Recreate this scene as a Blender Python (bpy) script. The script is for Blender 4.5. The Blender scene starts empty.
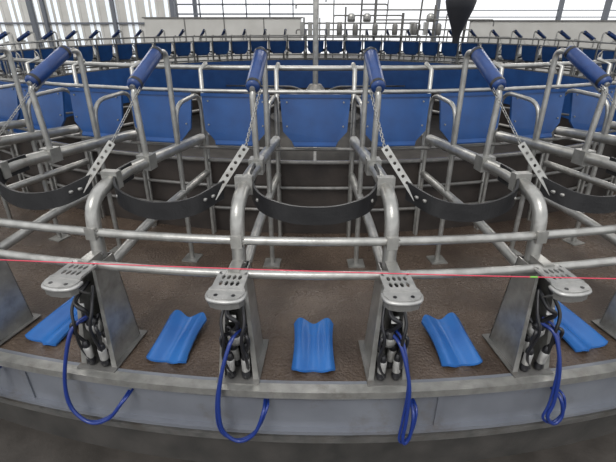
import bpy, math, random
from mathutils import Vector, Matrix
random.seed(4)
R=9.5; Z0=1.05; STEP=6.0
scene=bpy.context.scene
scene.view_settings.view_transform='Standard'
# ---------------- materials
def mat(name,col,rough=.5,metal=0,col2=None,scale=8,bump=0,detail=4,spec=.5,emit=0,stretch=None,r2=None,bs=6,dirt=None):
    m=bpy.data.materials.new(name); m.use_nodes=True; nt=m.node_tree
    b=nt.nodes['Principled BSDF']; b.inputs['Base Color'].default_value=(*col,1)
    b.inputs['Roughness'].default_value=rough; b.inputs['Metallic'].default_value=metal
    b.inputs['Specular IOR Level'].default_value=spec
    if col2 or bump:
        tc=nt.nodes.new('ShaderNodeTexCoord'); n=nt.nodes.new('ShaderNodeTexNoise')
        n.inputs['Scale'].default_value=scale; n.inputs['Detail'].default_value=detail
        if stretch:
            mp=nt.nodes.new('ShaderNodeMapping'); mp.inputs['Scale'].default_value=stretch
            nt.links.new(tc.outputs['Object'],mp.inputs['Vector']); nt.links.new(mp.outputs['Vector'],n.inputs['Vector'])
        else: nt.links.new(tc.outputs['Object'],n.inputs['Vector'])
        if col2:
            cr=nt.nodes.new('ShaderNodeValToRGB')
            cr.color_ramp.elements[0].position=.32; cr.color_ramp.elements[1].position=.68
            cr.color_ramp.elements[0].color=(*col,1); cr.color_ramp.elements[1].color=(*col2,1)
            nt.links.new(n.outputs['Fac'],cr.inputs['Fac']); src=cr.outputs['Color']
            if dirt:
                n3=nt.nodes.new('ShaderNodeTexNoise'); n3.inputs['Scale'].default_value=dirt[1]; n3.inputs['Detail'].default_value=8; n3.inputs['Roughness'].default_value=.7
                nt.links.new(tc.outputs['Object'],n3.inputs['Vector'])
                r3=nt.nodes.new('ShaderNodeMapRange'); r3.inputs['From Min'].default_value=dirt[2]; r3.inputs['From Max'].default_value=dirt[2]+.15; r3.inputs['To Max'].default_value=dirt[3]
                nt.links.new(n3.outputs['Fac'],r3.inputs['Value'])
                mx=nt.nodes.new('ShaderNodeMixRGB'); mx.inputs['Color2'].default_value=(*dirt[0],1)
                nt.links.new(r3.outputs['Result'],mx.inputs['Fac']); nt.links.new(src,mx.inputs['Color1']); src=mx.outputs['Color']
            nt.links.new(src,b.inputs['Base Color'])
        if r2 is not None:
            mr=nt.nodes.new('ShaderNodeMapRange'); mr.inputs['To Min'].default_value=rough; mr.inputs['To Max'].default_value=r2
            mr.inputs['From Min'].default_value=.35; mr.inputs['From Max'].default_value=.65
            nt.links.new(n.outputs['Fac'],mr.inputs['Value']); nt.links.new(mr.outputs['Result'],b.inputs['Roughness'])
        if bump:
            n2=nt.nodes.new('ShaderNodeTexNoise'); n2.inputs['Scale'].default_value=scale*bs; n2.inputs['Detail'].default_value=6
            nt.links.new(tc.outputs['Object'],n2.inputs['Vector'])
            bp=nt.nodes.new('ShaderNodeBump'); bp.inputs['Strength'].default_value=bump; bp.inputs['Distance'].default_value=.01
            nt.links.new(n2.outputs['Fac'],bp.inputs['Height']); nt.links.new(bp.outputs['Normal'],b.inputs['Normal'])
    if emit:
        b.inputs['Emission Color'].default_value=(*col,1); b.inputs['Emission Strength'].default_value=emit
    return m
STEEL=mat('galvanised_steel',(.27,.27,.255),.33,.65,(.40,.395,.375),11,.15,dirt=((.14,.115,.09),7,.55,.4))
COVM=mat('cover_steel',(.32,.32,.31),.35,.5,(.46,.455,.44),14,.15)
STEELD=mat('dull_steel',(.14,.14,.135),.45,.5,(.235,.23,.22),12,.15,dirt=((.08,.065,.05),6,.5,.6))
SKIRT=mat('skirt_steel',(.16,.17,.195),.4,.35,(.225,.24,.27),2.2,.1,dirt=((.13,.11,.09),3,.56,.55))
BLUEP=mat('blue_pad_vinyl',(.007,.028,.115),.33,0,(.010,.043,.16),14,.1)
BLUEB=mat('blue_panel_plastic',(.007,.043,.155),.35,0,(.010,.064,.215),4,.05,dirt=((.05,.08,.13),5,.58,.4))
BLUEI=mat('blue_fence_lit',(.012,.065,.23),.4,0,(.018,.09,.30),3,.05)  # brighter copy of the panel blue, replaces extra light on the far ring
BLUEM=mat('blue_rubber_mat',(.016,.093,.31),.26,0,(.026,.135,.40),3,.08,dirt=((.08,.11,.17),9,.60,.5))
BLUEH=mat('blue_hose',(.010,.028,.16),.28)
RUB=mat('black_rubber',(.007,.007,.008),.42,0,(.014,.014,.015),10,.2)
DARK=mat('dark_liner',(.012,.012,.014),.3)
DECK=mat('wet_deck_concrete',(.045,.031,.023),.42,0,(.105,.077,.058),1.8,1.0,10,r2=.16,bs=26,dirt=((.22,.175,.14),24,.56,.5))
CURB=mat('dark_curb',(.020,.016,.014),.6,0,(.042,.033,.028),4,.3)
GROUND=mat('ground_concrete',(.028,.024,.020),.7,0,(.055,.048,.042),3,.4)
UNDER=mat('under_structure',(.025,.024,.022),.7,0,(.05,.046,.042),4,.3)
WALLM=mat('pale_wall',(.47,.46,.43),.8,0,(.56,.55,.52),.8,.1)
ROPE=mat('red_cord',(.55,.04,.08),.5)
GREEN=mat('green_clip',(.15,.4,.05),.5)
BLACKM=mat('hopper_black',(.015,.016,.02),.5)
PANE=mat('translucent_panel_glow',(.75,.8,.85),.5,emit=.4)  # emission put into the sheets to make them look lit
FRAMEM=mat('window_frame',(.12,.13,.15),.5)
ROOFM=mat('shade_roof_sheet',(.30,.31,.32),.7,0,(.36,.36,.37),2)
LABEL=mat('white_label',(.6,.6,.58),.5)
# ---------------- mesh builder
class MB:
    def __init__(s): s.v=[];s.f=[];s.m=[];s.mats=[];s.sm=[]
    def mi(s,m):
        if m not in s.mats: s.mats.append(m)
        return s.mats.index(m)
    def add(s,vs,fs,m,smooth=False):
        o=len(s.v); k=s.mi(m)
        s.v+=[tuple(v) for v in vs]
        for f in fs: s.f.append([i+o for i in f]); s.m.append(k); s.sm.append(smooth)
    def obj(s,name,loc=(0,0,0),rz=0,parent=None):
        me=bpy.data.meshes.new(name); me.from_pydata(s.v,[],s.f)
        for m in s.mats: me.materials.append(m)
        me.polygons.foreach_set('material_index',s.m); me.polygons.foreach_set('use_smooth',s.sm); me.update()
        return place(name,me,loc,rz,parent)
    def tube(s,pts,r,m,n=10,closed=False,cap=True,radii=None):
        P=[Vector(p) for p in pts]; N=len(P)
        T=[]
        for i in range(N):
            if closed: t=P[(i+1)%N]-P[i-1]
            else: t=P[min(i+1,N-1)]-P[max(i-1,0)]
            T.append(t.normalized())
        up=Vector((0,0,1)) if abs(T[0].z)<.9 else Vector((1,0,0))
        u=(up-T[0]*up.dot(T[0])).normalized(); vs=[]
        for i in range(N):
            u=(u-T[i]*u.dot(T[i])).normalized(); w=T[i].cross(u)
            rr=radii[i] if radii else r
            for k in range(n):
                a=2*math.pi*k/n; vs.append(P[i]+u*(rr*math.cos(a))+w*(rr*math.sin(a)))
        fs=[]
        for i in range(N if closed else N-1):
            j=(i+1)%N
            for k in range(n): fs.append([i*n+k,i*n+(k+1)%n,j*n+(k+1)%n,j*n+k])
        s.add(vs,fs,m,True)
        if cap and not closed:
            s.add(vs[:n],[list(range(n))[::-1]],m); s.add(vs[-n:],[list(range(n))],m)
    def box(s,a,b,m):
        x0,y0,z0=a;x1,y1,z1=b
        vs=[(x0,y0,z0),(x1,y0,z0),(x1,y1,z0),(x0,y1,z0),(x0,y0,z1),(x1,y0,z1),(x1,y1,z1),(x0,y1,z1)]
        s.add(vs,[[3,2,1,0],[4,5,6,7],[0,1,5,4],[1,2,6,5],[2,3,7,6],[3,0,4,7]],m)
    def prism(s,poly,off,m):
        n=len(poly); off=Vector(off)
        vs=[Vector(p) for p in poly]+[Vector(p)+off for p in poly]
        fs=[list(range(n))[::-1],list(range(n,2*n))]+[[i,(i+1)%n,n+(i+1)%n,n+i] for i in range(n)]
        s.add(vs,fs,m)
    def lathe(s,prof,m,o=(0,0,0),ax=(0,0,1),n=16):
        ax=Vector(ax).normalized(); q=Vector((0,0,1)).rotation_difference(ax); o=Vector(o)
        vs=[];fs=[]
        for r,z in prof:
            for k in range(n):
                a=2*math.pi*k/n; vs.append(o+q@Vector((r*math.cos(a),r*math.sin(a),z)))
        for i in range(len(prof)-1):
            for k in range(n): fs.append([i*n+k,i*n+(k+1)%n,(i+1)*n+(k+1)%n,(i+1)*n+k])
        s.add(vs,fs,m,True)
        s.add(vs[:n],[list(range(n))[::-1]],m); s.add(vs[-n:],[list(range(n))],m)
    def ring(s,prof,m,n=240,smooth=False):
        c=len(prof); vs=[];fs=[]
        for i in range(n):
            a=2*math.pi*i/n
            for r,z in prof: vs.append((r*math.sin(a),-r*math.cos(a),z))
        for i in range(n):
            j=(i+1)%n
            for k in range(c): fs.append([i*c+k,j*c+k,j*c+(k+1)%c,i*c+(k+1)%c])
        s.add(vs,fs,m,smooth)
    def perf(s,o,ux,uy,nx,ny,cell,hr,th,m):
        o=Vector(o);ux=Vector(ux).normalized();uy=Vector(uy).normalized();w=ux.cross(uy).normalized()*th
        cx,cy=(cell if isinstance(cell,tuple) else (cell,cell)); hx,hy_=(hr if isinstance(hr,tuple) else (hr,hr))
        for i in range(nx):
            for j in range(ny):
                c=o+ux*(cx*(i+.5))+uy*(cy*(j+.5)); h=cx/2; g=cy/2
                O=[(h,0),(h,g),(0,g),(-h,g),(-h,0),(-h,-g),(0,-g),(h,-g)]
                I=[(hx*math.cos(k*math.pi/4),hy_*math.sin(k*math.pi/4)) for k in range(8)]
                vs=[c+ux*a+uy*b for a,b in O]+[c+ux*a+uy*b for a,b in I]
                vs+=[v+w for v in vs]; fs=[]
                for k in range(8):
                    l=(k+1)%8
                    fs+=[[k,k+8,l+8,l],[16+k,16+l,24+l,24+k],[8+k,24+k,24+l,8+l],[k,l,16+l,16+k]]
                s.add(vs,fs,m)
def place(name,me,loc,rz,parent=None):
    o=bpy.data.objects.new(name,me); scene.collection.objects.link(o)
    o.location=loc; o.rotation_euler=(0,0,rz)
    if parent: o.parent=parent
    return o
def fillet(pts,rad,n=6):
    P=[Vector(p) for p in pts]; out=[P[0]]
    for i in range(1,len(P)-1):
        a=(P[i-1]-P[i]); b=(P[i+1]-P[i]); d=min(rad,a.length*.49,b.length*.49)
        A=P[i]+a.normalized()*d; B=P[i]+b.normalized()*d
        for k in range(n+1):
            t=k/n; out.append(A*(1-t)**2+P[i]*2*t*(1-t)+B*t*t)
    out.append(P[-1]); return out
def crom(pts,n=8):
    P=[Vector(p) for p in pts]; P=[P[0]*2-P[1]]+P+[P[-1]*2-P[-2]]; out=[]
    for i in range(1,len(P)-2):
        for k in range(n):
            t=k/n; a,b,c,d=P[i-1:i+3]
            out.append(.5*((2*b)+(c-a)*t+(2*a-5*b+4*c-d)*t*t+(3*b-3*c+d-a)*t**3))
    out.append(P[-2]); return out
def at(th,s=0):
    a=math.radians(th); return ((R-s)*math.sin(a),-(R-s)*math.cos(a),Z0),a
# ---------------- platform
m=MB()
m.ring([(9.46,0),(7.2,0),(7.2,-.12),(9.46,-.12)],DECK)
m.obj('rotary_platform_deck',(0,0,Z0))
m=MB()
m.ring([(9.52,.010),(9.42,.010),(9.42,-.01),(9.46,-.02),(9.46,-.38),(9.50,-.38),(9.50,-.41),(9.44,-.41),(9.44,-.05),(9.52,-.05)],SKIRT)
m.ring([(9.525,.014),(9.45,.014),(9.45,.002),(9.515,.002),(9.515,-.04),(9.525,-.04)],STEEL)
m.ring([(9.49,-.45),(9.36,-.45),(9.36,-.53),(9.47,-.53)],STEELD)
for th in range(-180,180,18):
    a=math.radians(th+5.2); c,s=math.cos(a),math.sin(a)
    def q(r,t,z): return (r*s+t*c,-r*c+t*s,z)
    m.prism([q(9.462,-.02,-.05),q(9.462,.02,-.05),q(9.462,.02,-.38),q(9.462,-.02,-.38)],(.010*s,-.010*c,0),SKIRT)
m.obj('platform_steel_skirt',(0,0,Z0))
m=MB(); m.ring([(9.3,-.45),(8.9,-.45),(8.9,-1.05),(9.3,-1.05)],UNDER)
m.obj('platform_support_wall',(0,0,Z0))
m=MB(); m.ring([(7.195,.84),(7.16,.84),(7.16,-1.0),(7.195,-1.0)],CURB)
m.ring([(7.158,.835),(7.14,.835),(7.14,-.25),(7.158,-.25)],BLUEI)
m.obj('inner_curb_wall',(0,0,Z0))
m=MB()
for h in (.30,.56,.84):
    m.tube([(7.24*math.sin(a),-7.24*math.cos(a),h) for a in [2*math.pi*i/180 for i in range(180)]],.02,STEELD,8,True)
m.tube([(7.0*math.sin(a),-7.0*math.cos(a),1.74) for a in [2*math.pi*i/180 for i in range(180)]],.024,STEEL,8,True)
m.obj('inner_ring_rails',(0,0,Z0))
for nm,r,h,rad in (('outer_guard_rail',9.17,.92,.028),('outer_guard_rail',9.29,.75,.028)):
    m=MB(); m.tube([(r*math.sin(a),-r*math.cos(a),h) for a in [2*math.pi*i/240 for i in range(240)]],rad,STEEL,12,True)
    m.obj(nm,(0,0,Z0))
# ---------------- stall divider
m=MB()
m.tube(fillet([(0,.34,.0),(0,.34,.80),(0,.36,1.13),(0,.75,1.19),(0,2.15,1.10)],.2,8),.046,STEEL,14)
m.tube(fillet([(0,.36,.62),(0,1.0,.70),(0,2.2,.72)],.2),.036,STEEL,10)
m.tube(fillet([(0,1.10,1.68),(0,1.52,1.935),(0,1.64,1.93),(0,1.62,0)],.12,6),.023,STEEL,10)
m.tube(fillet([(0,1.10,1.17),(0,1.07,1.70),(0,1.25,1.79)],.05),.023,STEEL,8)
m.box((-.08,1.54,0),(.08,1.70,.012),STEEL)
m.tube(fillet([(0,1.64,1.05),(0,1.68,1.50),(0,2.22,1.53),(0,2.20,0.0)],.16,6),.02,STEEL,8)
m.tube([(0,2.24,.0),(0,2.3,1.74),(0,2.45,1.78)],.022,STEEL,8)
d=Vector((0,.47,.23)).normalized(); o=Vector((0,1.09,1.735))
m.lathe([(.03,-.012),(.046,-.008),(.052,.01),(.052,.45),(.046,.465),(.026,.47)],BLUEP,o,d,16)
m.lathe([(.054,.012),(.054,.04)],RUB,o,d,16); m.lathe([(.054,.42),(.054,.448)],RUB,o,d,16)
m.lathe([(.02,-.03),(.02,-.01)],STEEL,o,d,8)
m.box((-.058,.60,1.12),(.058,.66,1.24),STEEL)
m.box((-.053,1.04,1.11),(.053,1.15,1.225),STEEL)
m.box((-.035,.17,.71),(.035,.36,.79),STEEL)
m.box((-.035,.29,.88),(.035,.36,.96),STEEL)
for z in (.73,.77,.90,.94):
    m.lathe([(.008,0),(.008,.012)],STEELD,(.035,.31,z),(1,0,0),6)
bw,tw=.105,.062
for sx in (-1,1):
    m.prism([(sx*bw,.07,0),(sx*bw,.43,0),(sx*tw,.39,.74),(sx*tw,.17,.74)],(-sx*.008,0,0),STEEL)
    m.prism([(sx*bw,.07,0),(sx*(bw+.03),.07,0),(sx*(tw+.012),.17,.74),(sx*tw,.17,.74)],(0,.008,0),STEEL)
m.prism([(-bw,.43,0),(bw,.43,0),(tw,.39,.74),(-tw,.39,.74)],(0,-.008,0),STEELD)
m.box((-.14,.03,0.014),(.14,.47,.022),STEELD)
k=.88
def sc(pts,z): return [(x*k,y*k+.03,z) for x,y in pts]
m.perf((-.066,.03,.765),(1,0,0),(0,1,0),4,2,(.033,.066),(.0115,.026),.01,COVM)
m.prism(sc([(-.105,0),(-.12,-.035),(.12,-.035),(.105,0)],.762),(0,0,.014),COVM)
m.prism(sc([(-.12,-.035),(-.12,-.075),(-.095,-.12),(-.04,-.14),(.04,-.14),(.095,-.12),(.12,-.075),(.12,-.035)],.757),(0,0,.014),COVM)
m.prism(sc([(-.105,0),(-.075,0),(-.075,.15),(-.095,.19),(-.105,.15)],.762),(0,0,.014),COVM)
m.prism(sc([(.075,0),(.105,0),(.105,.15),(.095,.19),(.075,.15)],.762),(0,0,.014),COVM)
m.prism(sc([(-.095,.15),(.095,.15),(.09,.2),(-.09,.2)],.762),(0,0,.014),COVM)
m.tube(crom(sc([(-.12,-.03),(-.12,-.08),(-.09,-.125),(0,-.143),(.09,-.125),(.12,-.08),(.12,-.03)],.752),4),.012,COVM,8)
m.prism(sc([(-.12,-.075),(-.095,-.12),(-.04,-.14),(.04,-.14),(.095,-.12),(.12,-.075)],.70),(0,0,.05),STEELD)
m.lathe([(.012,0),(.012,.013)],DARK,(-.05,-.055,.76),n=8); m.lathe([(.012,0),(.012,.013)],DARK,(.05,-.055,.76),n=8)
m.prism([(-.05,-.05,.75),(.05,-.05,.75),(.035,.17,.55),(-.035,.17,.55)],(0,0,-.01),STEELD)
dm=None
for i in range(60):
    L,a=at(3+STEP*i)
    if dm is None: dm=m.obj('stall_divider',L,a).data
    else: place('stall_divider',dm,L,a)
# ---------------- blue head panels
m=MB()
m.prism([(-.31,0,1.20),(-.22,-.01,1.10),(.22,-.01,1.10),(.31,0,1.20),(.335,.05,1.53),(-.335,.05,1.53)],(0,.025,0),BLUEB)
m.prism([(-.22,-.012,1.10),(.22,-.012,1.10),(.20,-.05,1.075),(-.20,-.05,1.075)],(0,.0,-.012),BLUEB)
m.prism([(-.335,.046,1.51),(.335,.046,1.51),(.335,.046,1.54),(-.335,.046,1.54)],(0,-.012,0),BLUEB)
m.tube([(-.385,.06,1.56),(.385,.06,1.56)],.018,STEEL,8)
m.tube([(-.385,.02,1.02),(.385,.02,1.02)],.018,STEELD,8)
for x in (-.27,.27):
    for z in (1.25,1.47): m.lathe([(.008,0),(.008,.012)],STEEL,(x,.0+(z-1.2)*.15,z),(0,-1,0),8)
for i in range(60):
    L,a=at(STEP*i,2.1)
    if i==0: pm=m.obj('blue_head_panel',L,a).data
    else: place('blue_head_panel',pm,L,a)
# ---------------- belts
def band(path,hh,th):
    b=MB(); P=crom(path,8); n=len(P); vs=[];fs=[]
    for i,p in enumerate(P):
        t=(P[min(i+1,n-1)]-P[max(i-1,0)]); t.z=0; t.normalize(); nn=Vector((-t.y,t.x,0))*th
        for dz,sg in ((-hh,-1),(hh,-1),(hh,1),(-hh,1)): vs.append(p+Vector((0,0,dz))+nn*sg)
    for i in range(n-1):
        for k in range(4): fs.append([i*4+k,i*4+(k+1)%4,i*4+4+(k+1)%4,i*4+4+k])
    fs+= [[0,1,2,3],[4*n-1,4*n-2,4*n-3,4*n-4]]
    b.add(vs,fs,RUB); return b
def bolts(b,pts):
    for p in pts: b.lathe([(.012,-.02),(.012,.012),(.006,.018)],STEEL,p,(0,-1,0),8)
cb=band([(-.43,.92,1.18),(-.43,.72,1.155),(-.35,.53,1.10),(-.18,.44,1.065),(0,.42,1.055),(.18,.44,1.065),(.35,.53,1.10),(.43,.72,1.155),(.43,.92,1.18)],.06,.008)
bolts(cb,[(-.37,.55,1.11),(.37,.55,1.11)])
def sideb(sg):
    b=band([(sg*x,y,z) for x,y,z in [(-.43,.85,1.18),(-.44,.66,1.165),(-.36,.51,1.11),(-.18,.43,1.07),(0,.42,1.06),(.18,.46,1.09),(.33,.60,1.155)]],.06,.008)
    A=Vector((sg*.27,.555,1.11)); B=Vector((sg*.46,.70,1.40)); u=(B-A)
    side=u.cross(Vector((0,1,0))).normalized()
    b.perf(A-side*.026,u,side,8,1,.05,.011,.008,STEEL)
    C=Vector((sg*.50,1.08,1.72)); B2=B+u.normalized()*.02; n=22
    for i in range(n):
        p=B2.lerp(C,i/n); q=B2.lerp(C,(i+1.25)/n); dd=(q-p).normalized()
        sd=dd.cross(Vector((1,0,0)) if i%2 else Vector((0,1,0))).normalized()*.008
        b.tube([p+sd,q+sd,q-sd,p-sd],.0028,STEEL,5,True)
    bolts(b,[(sg*.28,.54,1.13),(sg*.24,.50,1.12),(-sg*.37,.52,1.11)])
    return b
lm=sideb(1); rm=sideb(-1); mm={}
for i in range(-30,30):
    L,a=at(STEP*i); key=(i>0)-(i<0)
    if key not in mm: mm[key]={0:cb,-1:lm,1:rm}[key].obj('rump_belt',L,a).data
    else: place('rump_belt',mm[key],L,a)
# ---------------- blue floor saddles
m=MB(); nx,ny=24,20; vs=[];fs=[]
def matz(u,v):
    x=u*(.138+.012*v*v)
    end=.25-.04*math.exp(-(u/.42)**2)-.05*abs(u)**5
    y=v*end
    z=.045+.05*(1-math.cos(min(1,abs(u)/.8)*math.pi))/2*(1-.25*v*v) -.03*max(0,abs(u)-.8)/.2 +.03*v
    return x,y,z
for off in (0,-.018):
    for j in range(ny+1):
        for i in range(nx+1):
            x,y,z=matz(-1+2*i/nx,-1+2*j/ny); vs.append((x,y,z+off))
W=nx+1;K=W*(ny+1)
for j in range(ny):
    for i in range(nx):
        a=j*W+i; fs.append([a,a+1,a+1+W,a+W]); fs.append([K+a,K+a+W,K+a+1+W,K+a+1])
m.add(vs,fs,BLUEM,True); fs=[]
for i in range(nx): fs.append([i,K+i,K+i+1,i+1]); a=ny*W+i; fs.append([a,a+1,K+a+1,K+a])
for j in range(ny): a=j*W; fs.append([a,a+W,K+a+W,K+a]); a=j*W+nx; fs.append([a,K+a,K+a+W,a+W])
m.add(vs,fs,BLUEM)
m.box((-.05,-.08,.0),(.05,.10,.018),STEELD)
mt=None
for i in range(-30,30):
    sg=(i>0)-(i<0); ex={0:0,1:.35,2:.45}.get(abs(i),.4)*sg
    L,a=at(STEP*i+ex,{0:.385,1:.40,2:.42}.get(abs(i),.4))
    a+=math.radians({0:0,1:2,2:9}.get(abs(i),6)*sg)
    if mt is None: mt=m.obj('blue_floor_deflector',L,a).data
    else: place('blue_floor_deflector',mt,L,a)
# ---------------- milking clusters
def cluster(hose,seed):
    rnd=random.Random(seed); b=MB()
    c=Vector((rnd.uniform(-.015,.015),.13,.33))
    b.lathe([(.02,-.06),(.048,-.045),(.056,0),(.048,.03),(.025,.05)],COVM,c,(0,-.3,1),14)
    b.lathe([(.045,0.03),(.03,.06),(.015,.07)],DARK,c,(0,-.3,1),14)
    for k,(x,y) in enumerate([(-.05,.08),(.05,.08),(-.03,.19),(.03,.19)]):
        base=Vector((x,y,.035)); ax=Vector((-x*.3+rnd.uniform(-.12,.12),rnd.uniform(-.08,.1),1))
        b.lathe([(.026,0),(.031,.02),(.031,.035),(.023,.05),(.025,.17),(.02,.19),(.012,.2)],DARK,base,ax,12)
        b.lathe([(.026,.055),(.0285,.06),(.0285,.145),(.025,.15)],COVM,base,ax,12)
        top=base+ax.normalized()*.19
        b.tube(crom([top,top+Vector((x*.7,-.03,.10)),top+Vector((x*.5,-.03,.17)),c+Vector((x*.5,0,.02))],6),.012,DARK,8)
    b.box((-.022,.055,.50),(.022,.065,.545),LABEL)
    b.tube(crom([c+Vector((0,0,.05)),(0.03,.05,.50),(-.03,.06,.56),(-.02,.2,.62)],6),.015,DARK,8)
    b.tube(crom([(0.04,.16,.62),(.07,.06,.50),(.05,.03,.36),(.07,.06,.15),(.04,.1,.05)],6),.011,DARK,8)
    b.tube(crom([(-.04,.16,.62),(-.075,.07,.50),(-.06,.03,.38),(-.08,.05,.2),(-.03,.06,.06)],6),.010,DARK,8)
    H=crom(hose,8)
    b.tube(H,.0125,BLUEH,10)
    b.tube([p+Vector((.022*math.cos(i*.11),.012,.022*math.sin(i*.13+1))) for i,p in enumerate(H)],.009,BLUEH,8)
    return b
dh=[(0,.12,.36),(-.02,.02,.36),(-.07,-.05,.18),(-.10,-.09,-.05),(-.09,-.10,-.27),(.01,-.10,-.365),(.12,-.10,-.28),(.18,-.07,-.12),(.18,.02,-.10)]
hs={-3:dh,
 -9:[(-.02,.12,.40),(-.08,.02,.36),(-.13,-.05,.15),(-.17,-.08,-.08),(-.14,-.10,-.25),(-.02,-.11,-.33),(.12,-.10,-.27),(.22,-.07,-.14),(.23,.02,-.12)],
 3:[(0,.12,.38),(.05,.02,.33),(.10,-.06,.1),(.10,-.09,-.15),(.09,-.10,-.32),(.11,-.10,-.37),(.14,-.09,-.31),(.15,-.07,-.15),(.15,.02,-.1)],
 9:[(0,.12,.40),(.05,.02,.36),(.08,-.06,.15),(.09,-.09,-.1),(.07,-.10,-.23),(.14,-.10,-.31),(.19,-.09,-.25),(.16,-.07,-.12),(.15,.02,-.1)]}
gen=None
for i in range(-30,30):
    th=3+STEP*i; L,a=at(th)
    if th in hs: cluster(hs[th],int(th)).obj('milking_cluster',L,a)
    elif gen is None: gen=cluster(dh,7).obj('milking_cluster',L,a).data
    else: place('milking_cluster',gen,L,a)
# ---------------- red pull cord and posts
m=MB()
P=[]
A=Vector((-3.2,-9.72,Z0+1.17)); B=Vector((1.93,-9.72,Z0+1.01))
for i in range(61):
    t=i/60; p=A.lerp(B,t); p.z-=.03*4*t*(1-t); P.append(p)
m.tube(P[:51],.003,ROPE,6); m.tube(P[50:],.003,ROPE,6)
m.lathe([(.0045,-.018),(.0045,.018)],GREEN,P[50],(1,0,0),8)
m.obj('red_pull_cord')
for x in (-3.2,1.93):
    m=MB(); m.tube([(x,-9.76,0),(x,-9.76,Z0+1.1)],.026,STEEL,12); m.lathe([(.032,0),(.032,.02),(.015,.03)],STEEL,(x,-9.76,Z0+1.1)); m.box((x-.08,-9.84,0),(x+.08,-9.68,.012),STEEL)
    m.obj('cord_post')
# ---------------- ground
m=MB(); m.box((-40,-18,-.1),(40,45,0),GROUND); m.obj('floor')
# ---------------- centre
m=MB(); m.lathe([(1.6,0),(1.6,.7),(1.2,.75),(1.2,1.0)],UNDER,(0,0,0),n=40)
m.tube([(0,0,.9),(0,0,6.4)],.07,STEEL,12); m.lathe([(.3,0),(.3,.6),(.15,.8)],STEELD,(0,0,1.0))
for a in range(0,360,30):
    c,s=math.cos(math.radians(a)),math.sin(math.radians(a)); m.tube(fillet([(.2*c,.2*s,1.5),(1.2*c,1.2*s,1.6),(7.05*c,7.05*s,1.0)],.3),.03,STEELD,8)
m.obj('centre_pivot_column')
m=MB(); hx,hy=3.3,-.5
m.lathe([(.06,-.42),(.09,-.25),(.13,-.12),(.30,.3),(.34,.45),(.34,2.4),(.2,2.6)],BLACKM,(hx,hy,3.2),n=24)
m.tube([(hx,hy,5.6),(hx,hy,6.5)],.04,STEELD,8); m.obj('hanging_feed_hopper')
# ---------------- background
m=MB(); m.box((-9.5,14.5,0),(-.8,14.8,3.5),WALLM); m.box((-9.6,14.45,3.5),(-.7,14.85,3.56),STEELD)
for x in (-7.3,-5.1,-2.9): m.box((x,14.47,0),(x+.05,14.5,3.5),STEELD)
m.obj('wall_left')
m=MB(); m.box((8.2,13.5,0),(22,13.8,3.35),WALLM); m.box((8.1,13.45,3.35),(22,13.85,3.4),STEELD); m.obj('wall_right')
m=MB(); 
for i in range(36):
    x=-24+i*.42
    m.box((x,19,0),(x+.26,19.06,6.5),PANE if i%3 else WALLM); m.box((x+.26,18.97,0),(x+.42,19.08,6.5),WALLM)
m.box((-24,18.9,3.2),(-9,18.97,3.32),FRAMEM)
for x in (-22,-17.5,-13,-9): m.box((x-.1,18.75,0),(x+.1,18.95,6.5),FRAMEM)
m.obj('wall_back')
m=MB()
for z in (3.2,3.75,4.3,5.2): m.box((-9,19,z),(0,19.12,z+.09),FRAMEM)
for i in range(7): m.box((-9+i*1.5,19,3.2),(-9+i*1.5+.07,19.1,6),FRAMEM)
m.obj('window_1')
m=MB()
def T(*p,r=.035): m.tube(fillet(p,.15),r,STEELD,8)
for x in (-.6,.2,.9,1.5,2.3,3.0,3.6,4.4,5.3,6.0,6.6,7.6): T((x,12.5+random.random(),0),(x,12.5,3.4+random.random()*1.1),r=random.choice((.03,.045,.07)))
for z,x0,x1 in ((2.95,-1,8),(3.25,-.6,5.3),(3.6,.9,4.4),(3.85,2.3,7.6),(2.6,-6,10),(4.1,-1,3.6),(3.4,3,9),(4.4,.5,6)): T((x0,12.5,z-.2),(x0,12.5,z),(x1,12.5,z),(x1,12.5,z-.3))
for x in (1.2,2.0,3.0,4.0,5.0,6.2): m.lathe([(.12,0),(.14,.05),(.14,.45),(.06,.55)],STEELD,(x,12.3,2.7))
for x in (1.8,2.6,5.8,7.0): m.lathe([(.16,0),(.2,.05),(.2,.3),(.1,.4)],STEEL,(x,12.6,3.3))
for x in (-.8,-.4,.5,1.1,4.8,5.5): m.box((x,12.4,2.7),(x+.22,12.7,3.3),STEEL)
m.obj('milk_pipework_rack')
m=MB()
for y in (14,19):
    for x in (-24,-16,-8,0,8,16,24): m.box((x-.12,y+.9,0),(x+.12,y+1.15,6.5),FRAMEM)
for z in (3.6,4.0): m.box((8,20,z),(24,20.1,z+.06),FRAMEM)
m.obj('steel_columns')
m=MB()
m.box((-26,-5.5,6.5),(26,8,6.6),ROOFM)  # unseen roof slab, added to darken the interior; front and back left open
for y in (-4,2,7): m.box((-26,y,6.25),(26,y+.15,6.5),FRAMEM)
m.obj('unseen_shade_roof')
# ---------------- world + lights
w=bpy.data.worlds.new('overcast'); scene.world=w; w.use_nodes=True
bg=w.node_tree.nodes['Background']; bg.inputs[0].default_value=(.96,.975,1,1); bg.inputs[1].default_value=1.3
s=bpy.data.lights.new('soft_sun','SUN'); s.energy=1.5; s.angle=.4; s.color=(1,.97,.93)
so=bpy.data.objects.new('soft_sun',s); scene.collection.objects.link(so); so.rotation_euler=(math.radians(38),math.radians(-14),0)
for x in (-6,0,6):  # added overhead fill lights, not actual lamps of the parlor
    l=bpy.data.lights.new('fill_light','AREA'); l.energy=200; l.size=3; l.color=(1,.97,.93)
    lo=bpy.data.objects.new('fill_light',l); scene.collection.objects.link(lo); lo.location=(x,-2,6.1)
# ---------------- camera
cd=bpy.data.cameras.new('camera'); cam=bpy.data.objects.new('camera',cd); scene.collection.objects.link(cam)
cd.sensor_width=36; cd.lens=423/616*36; cd.clip_end=300
cam.location=(0,-11.5,Z0+2.13); cam.rotation_euler=(math.radians(64),0,.0166)
scene.camera=cam
